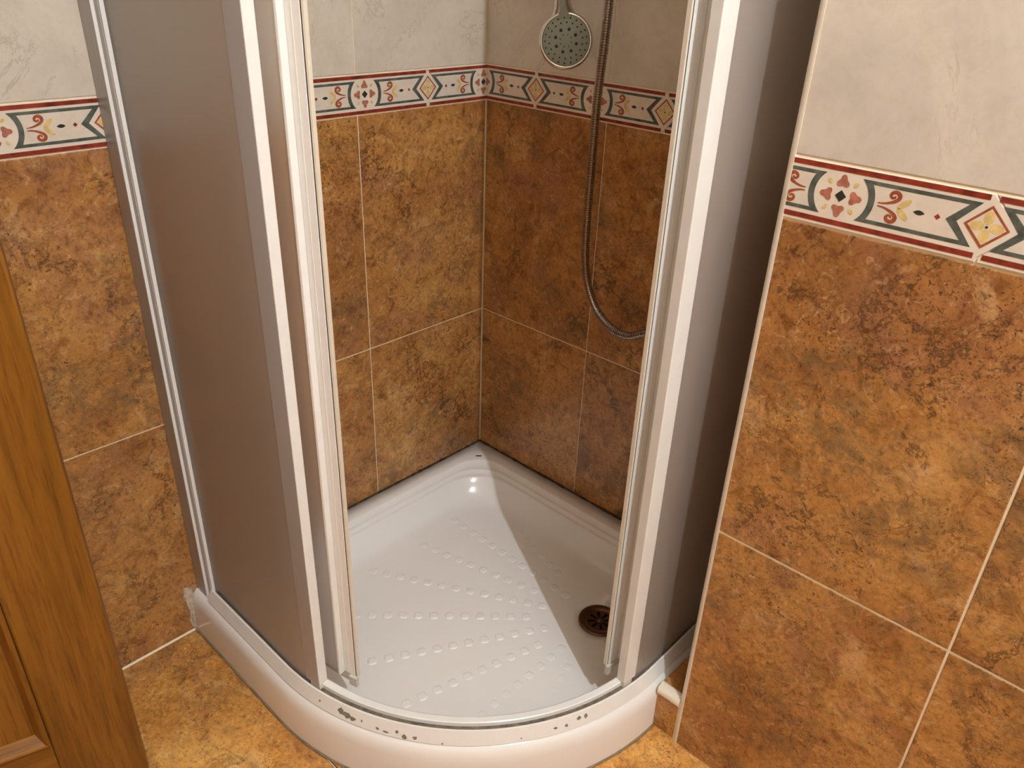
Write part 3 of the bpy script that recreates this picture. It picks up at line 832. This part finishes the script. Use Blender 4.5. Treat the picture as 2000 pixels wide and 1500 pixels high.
# bracket that carries the handle, above the frame
br = empty('shower_bracket', (HT.x, 0, HT.z-0.02)); tag(br, 'chrome wall bracket carrying the hand shower', 'bracket')
vsx, fsx = lathe([(0.0002, 0.006), (0.020, 0.006), (0.024, 0.003), (0.025, 0.0)], 32)
o = add('wall_plate', meshdata('wall_plate', vsx, fsx, M['chrome'], smooth=True), br); o.rotation_euler = (R(90), 0, 0)
dv = HT.y
vsx, fsx = lathe([(0.009, 0.0), (0.009, abs(dv)-0.010)], 20)
o = add('arm', meshdata('arm', vsx, fsx, M['chrome'], smooth=True), br); o.rotation_euler = (R(90), 0, 0)
vsx, fsx = lathe([(0.0132, -0.016), (0.0175, -0.014), (0.0175, 0.014), (0.0132, 0.016)], 28)
o = add('cradle', meshdata('cradle', vsx, fsx, M['chrome'], smooth=True), br); o.location = (0, dv, 0.0); 

# hose
ctrl = [(HT.x, HT.y, HT.z), (HT.x+0.004, HT.y, HT.z+0.035), (HT.x+0.028, HT.y, HT.z+0.062), (HT.x+0.058, HT.y+0.005, HT.z+0.045), (0.3420, -0.068, 1.215), (0.3400, -0.068, 1.165), (0.3373, -0.068, 1.0994), (0.3349, -0.068, 1.0324), (0.3302, -0.068, 0.9614), (0.3291, -0.068, 0.8610), (0.3290, -0.068, 0.7532), (0.3320, -0.068, 0.6775), (0.3433, -0.068, 0.6260), (0.3685, -0.068, 0.5827), (0.4073, -0.068, 0.5572), (0.4425, -0.068, 0.5548), (0.4692, -0.068, 0.5670), (0.530, -0.066, 0.604), (0.588, -0.062, 0.648), (0.606, -0.059, 0.690)]
def crp(P, m):
    o = []
    for i in range(len(P)-1):
        p0, p1, p2, p3 = P[max(i-1, 0)], P[i], P[i+1], P[min(i+2, len(P)-1)]
        for j in range(m):
            t = j/m
            o.append(Vector([0.5*((2*b)+(-a+c)*t+(2*a-5*b+4*c-d)*t*t+(-a+3*b-3*c+d)*t**3) for a, b, c, d in zip(p0, p1, p2, p3)]))
    o.append(Vector(P[-1])); return o
pp = crp(ctrl, 24)
L = [0]
for i in range(1, len(pp)): L.append(L[-1]+(pp[i]-pp[i-1]).length)
def at(s_):
    s_ = max(0, min(L[-1], s_)); lo, hi = 0, len(L)-1
    while hi-lo > 1:
        m = (lo+hi)//2
        if L[m] <= s_: lo = m
        else: hi = m
    f = (s_-L[lo])/max(1e-9, L[hi]-L[lo]); return pp[lo].lerp(pp[hi], f)
pitch = 0.0040; vs, fs = [], []; n = 14; cnt = 0
u_prev = Vector((1, 0, 0)); s_ = 0.0
while s_ < L[-1]:
    for off, rad in ((0.0, 0.0062), (0.0006, 0.0076), (0.0029, 0.0076), (0.0034, 0.0062)):
        ss = s_+off; p = at(ss); t = (at(ss+0.003)-at(ss-0.003)).normalized()
        u = (u_prev-t*u_prev.dot(t)).normalized(); v = t.cross(u); u_prev = u
        for k in range(n):
            a = 2*math.pi*k/n; vs.append(tuple(p+u*(rad*math.cos(a))+v*(rad*math.sin(a))))
        cnt += 1
    s_ += pitch
for i in range(cnt-1):
    for k in range(n):
        a, b = i*n+k, i*n+(k+1) % n; fs.append((a, b, b+n, a+n))
ho = add('shower_hose', meshdata('shower_hose', vs, fs, M['hose'])); tag(ho, 'ribbed metal shower hose hanging in a loop beside the shower head', 'shower hose')
# mixer at the hidden end of the hose
mx = empty('shower_mixer', (0.608, 0, 0.745)); tag(mx, 'chrome wall mixer behind the right frosted door that feeds the hose', 'tap')
vsx, fsx = lathe([(0.0002, -0.085), (0.019, -0.084), (0.021, -0.075), (0.021, 0.075), (0.019, 0.084), (0.0002, 0.085)], 32)
o = add('mixer_body', meshdata('mixer_body', vsx, fsx, M['chrome'], smooth=True), mx); o.rotation_euler = (0, R(90), 0); o.location = (0, -0.058, 0)
for sx in (-0.065, 0.065):
    vsx, fsx = lathe([(0.013, 0.0), (0.013, 0.05)], 20)
    o = add('inlet', meshdata('inlet', vsx, fsx, M['chrome'], smooth=True), mx); o.rotation_euler = (R(90), 0, 0); o.location = (sx, 0, 0)
    vsx, fsx = lathe([(0.0132, 0.008), (0.028, 0.006), (0.030, 0.0)], 28)
    o = add('cover_rose', meshdata('cover_rose', vsx, fsx, M['chrome'], smooth=True), mx); o.rotation_euler = (R(90), 0, 0); o.location = (sx, -0.0008, 0)
vsx, fsx = lathe([(0.0095, -0.05), (0.0105, -0.03), (0.0105, -0.018)], 20)
add('outlet', meshdata('outlet', vsx, fsx, M['chrome'], smooth=True), mx, (0, -0.058, 0))
bm = box_bm(-0.009, 0.009, -0.075, -0.01, 0.018, 0.027, 0.003)
add('lever', from_bm('lever', bm, M['chrome']), mx, (0, -0.045, 0.004))

# ------------------------------------------------------------------ wooden door, standing ajar in front of the left wall
DE = Vector((0.240, -0.9569)); DA = R(74.16); DW, DH, DT = 0.72, 2.03, 0.038
door = empty('door_1', (DE.x, DE.y, 0.0), DA)      # local +x points to the free edge, local -y faces the camera
tag(door, 'varnished oak panel door standing ajar in front of the left wall', None, None, 'structure')
def dpart(nm, x0, x1, z0, z1, y0, y1, mat, bev=0.002):
    return box(nm, x0, x1, y0, y1, z0, z1, mat, door, bev)
ST = 0.108; RB = 0.147
dpart('stile', -ST, 0, 0.008, DH, 0, DT, M['oak'], 0.0035)
dpart('stile', -DW, -DW+ST, 0.008, DH, 0, DT, M['oak'], 0.0035)
dpart('rail', -DW+ST, -ST, 0.008, RB, 0.0002, DT-0.0002, M['oakh'])
dpart('rail', -DW+ST, -ST, 0.92, 1.06, 0.0002, DT-0.0002, M['oakh'])
dpart('rail', -DW+ST, -ST, DH-0.12, DH, 0.0002, DT-0.0002, M['oakh'])
for z0, z1 in ((RB, 0.92), (1.06, DH-0.12)):
    dpart('panel', -DW+ST, -ST, z0, z1, 0.012, DT-0.012, M['oak'], 0)
    # raised bolection moulding: four mitred lengths
    x0, x1 = -DW+ST, -ST; mw = 0.016
    prof = [(0.0, 0.0), (0.0, -0.0050), (0.003, -0.0072), (0.006, -0.0060), (0.011, 0.0020), (0.016, 0.0105), (0.016, 0.013), (0.0, 0.013)]
    def mould(pa, pb, ina, inb, mat):
        """pa->pb along the opening edge, in* = inward directions at the mitres"""
        vs = [(pa[0]+ina[0]*d, h, pa[1]+ina[1]*d) for d, h in prof]+[(pb[0]+inb[0]*d, h, pb[1]+inb[1]*d) for d, h in prof]
        n = len(prof); fs = [(i, (i+1) % n, n+(i+1) % n, n+i) for i in range(n)]+[tuple(range(n)), tuple(range(2*n-1, n-1, -1))]
        me = meshdata('moulding', vs, fs, mat)
        bm = bmesh.new(); bm.from_mesh(me); bmesh.ops.recalc_face_normals(bm, faces=bm.faces); bm.to_mesh(me); bm.free()
        add('moulding', me, door)
    mould((x0, z0), (x1, z0), (1, 1), (-1, 1), M['oakh']); mould((x0, z1), (x1, z1), (1, -1), (-1, -1), M['oakh'])
    mould((x0, z0), (x0, z1), (1, 1), (1, -1), M['oak']); mould((x1, z0), (x1, z1), (-1, 1), (-1, -1), M['oak'])

# ------------------------------------------------------------------ ceiling lamp
cl = empty('ceiling_lamp', (LAMP.x, LAMP.y, RZ)); tag(cl, 'small round ceiling spotlight above the right-hand tiled wall', 'lamp')
vsx, fsx = lathe([(0.0002, -0.004), (0.045, -0.004), (0.055, -0.012), (0.055, 0.0)], 40)
add('lamp_base', meshdata('lamp_base', vsx, fsx, M['white'], smooth=True), cl)
tb = NT('lit bulb'); em = tb.new('ShaderNodeEmission'); em.inputs['Color'].default_value = (1, 0.9, 0.75, 1); em.inputs['Strength'].default_value = 6
tb.link(em.outputs[0], tb.out.inputs['Surface'])
vsx, fsx = lathe([(0.012, -0.012), (0.014, -0.05), (0.030, -0.085), (0.030, -0.105), (0.018, -0.124), (0.0005, -0.128)], 28)
add('bulb', meshdata('bulb', vsx, fsx, tb.m, smooth=True), cl)
lo = bpy.data.objects.new('lamp_light', ld); C.objects.link(lo); lo.parent = cl; lo.location = (0, 0, LAMP.z-RZ)
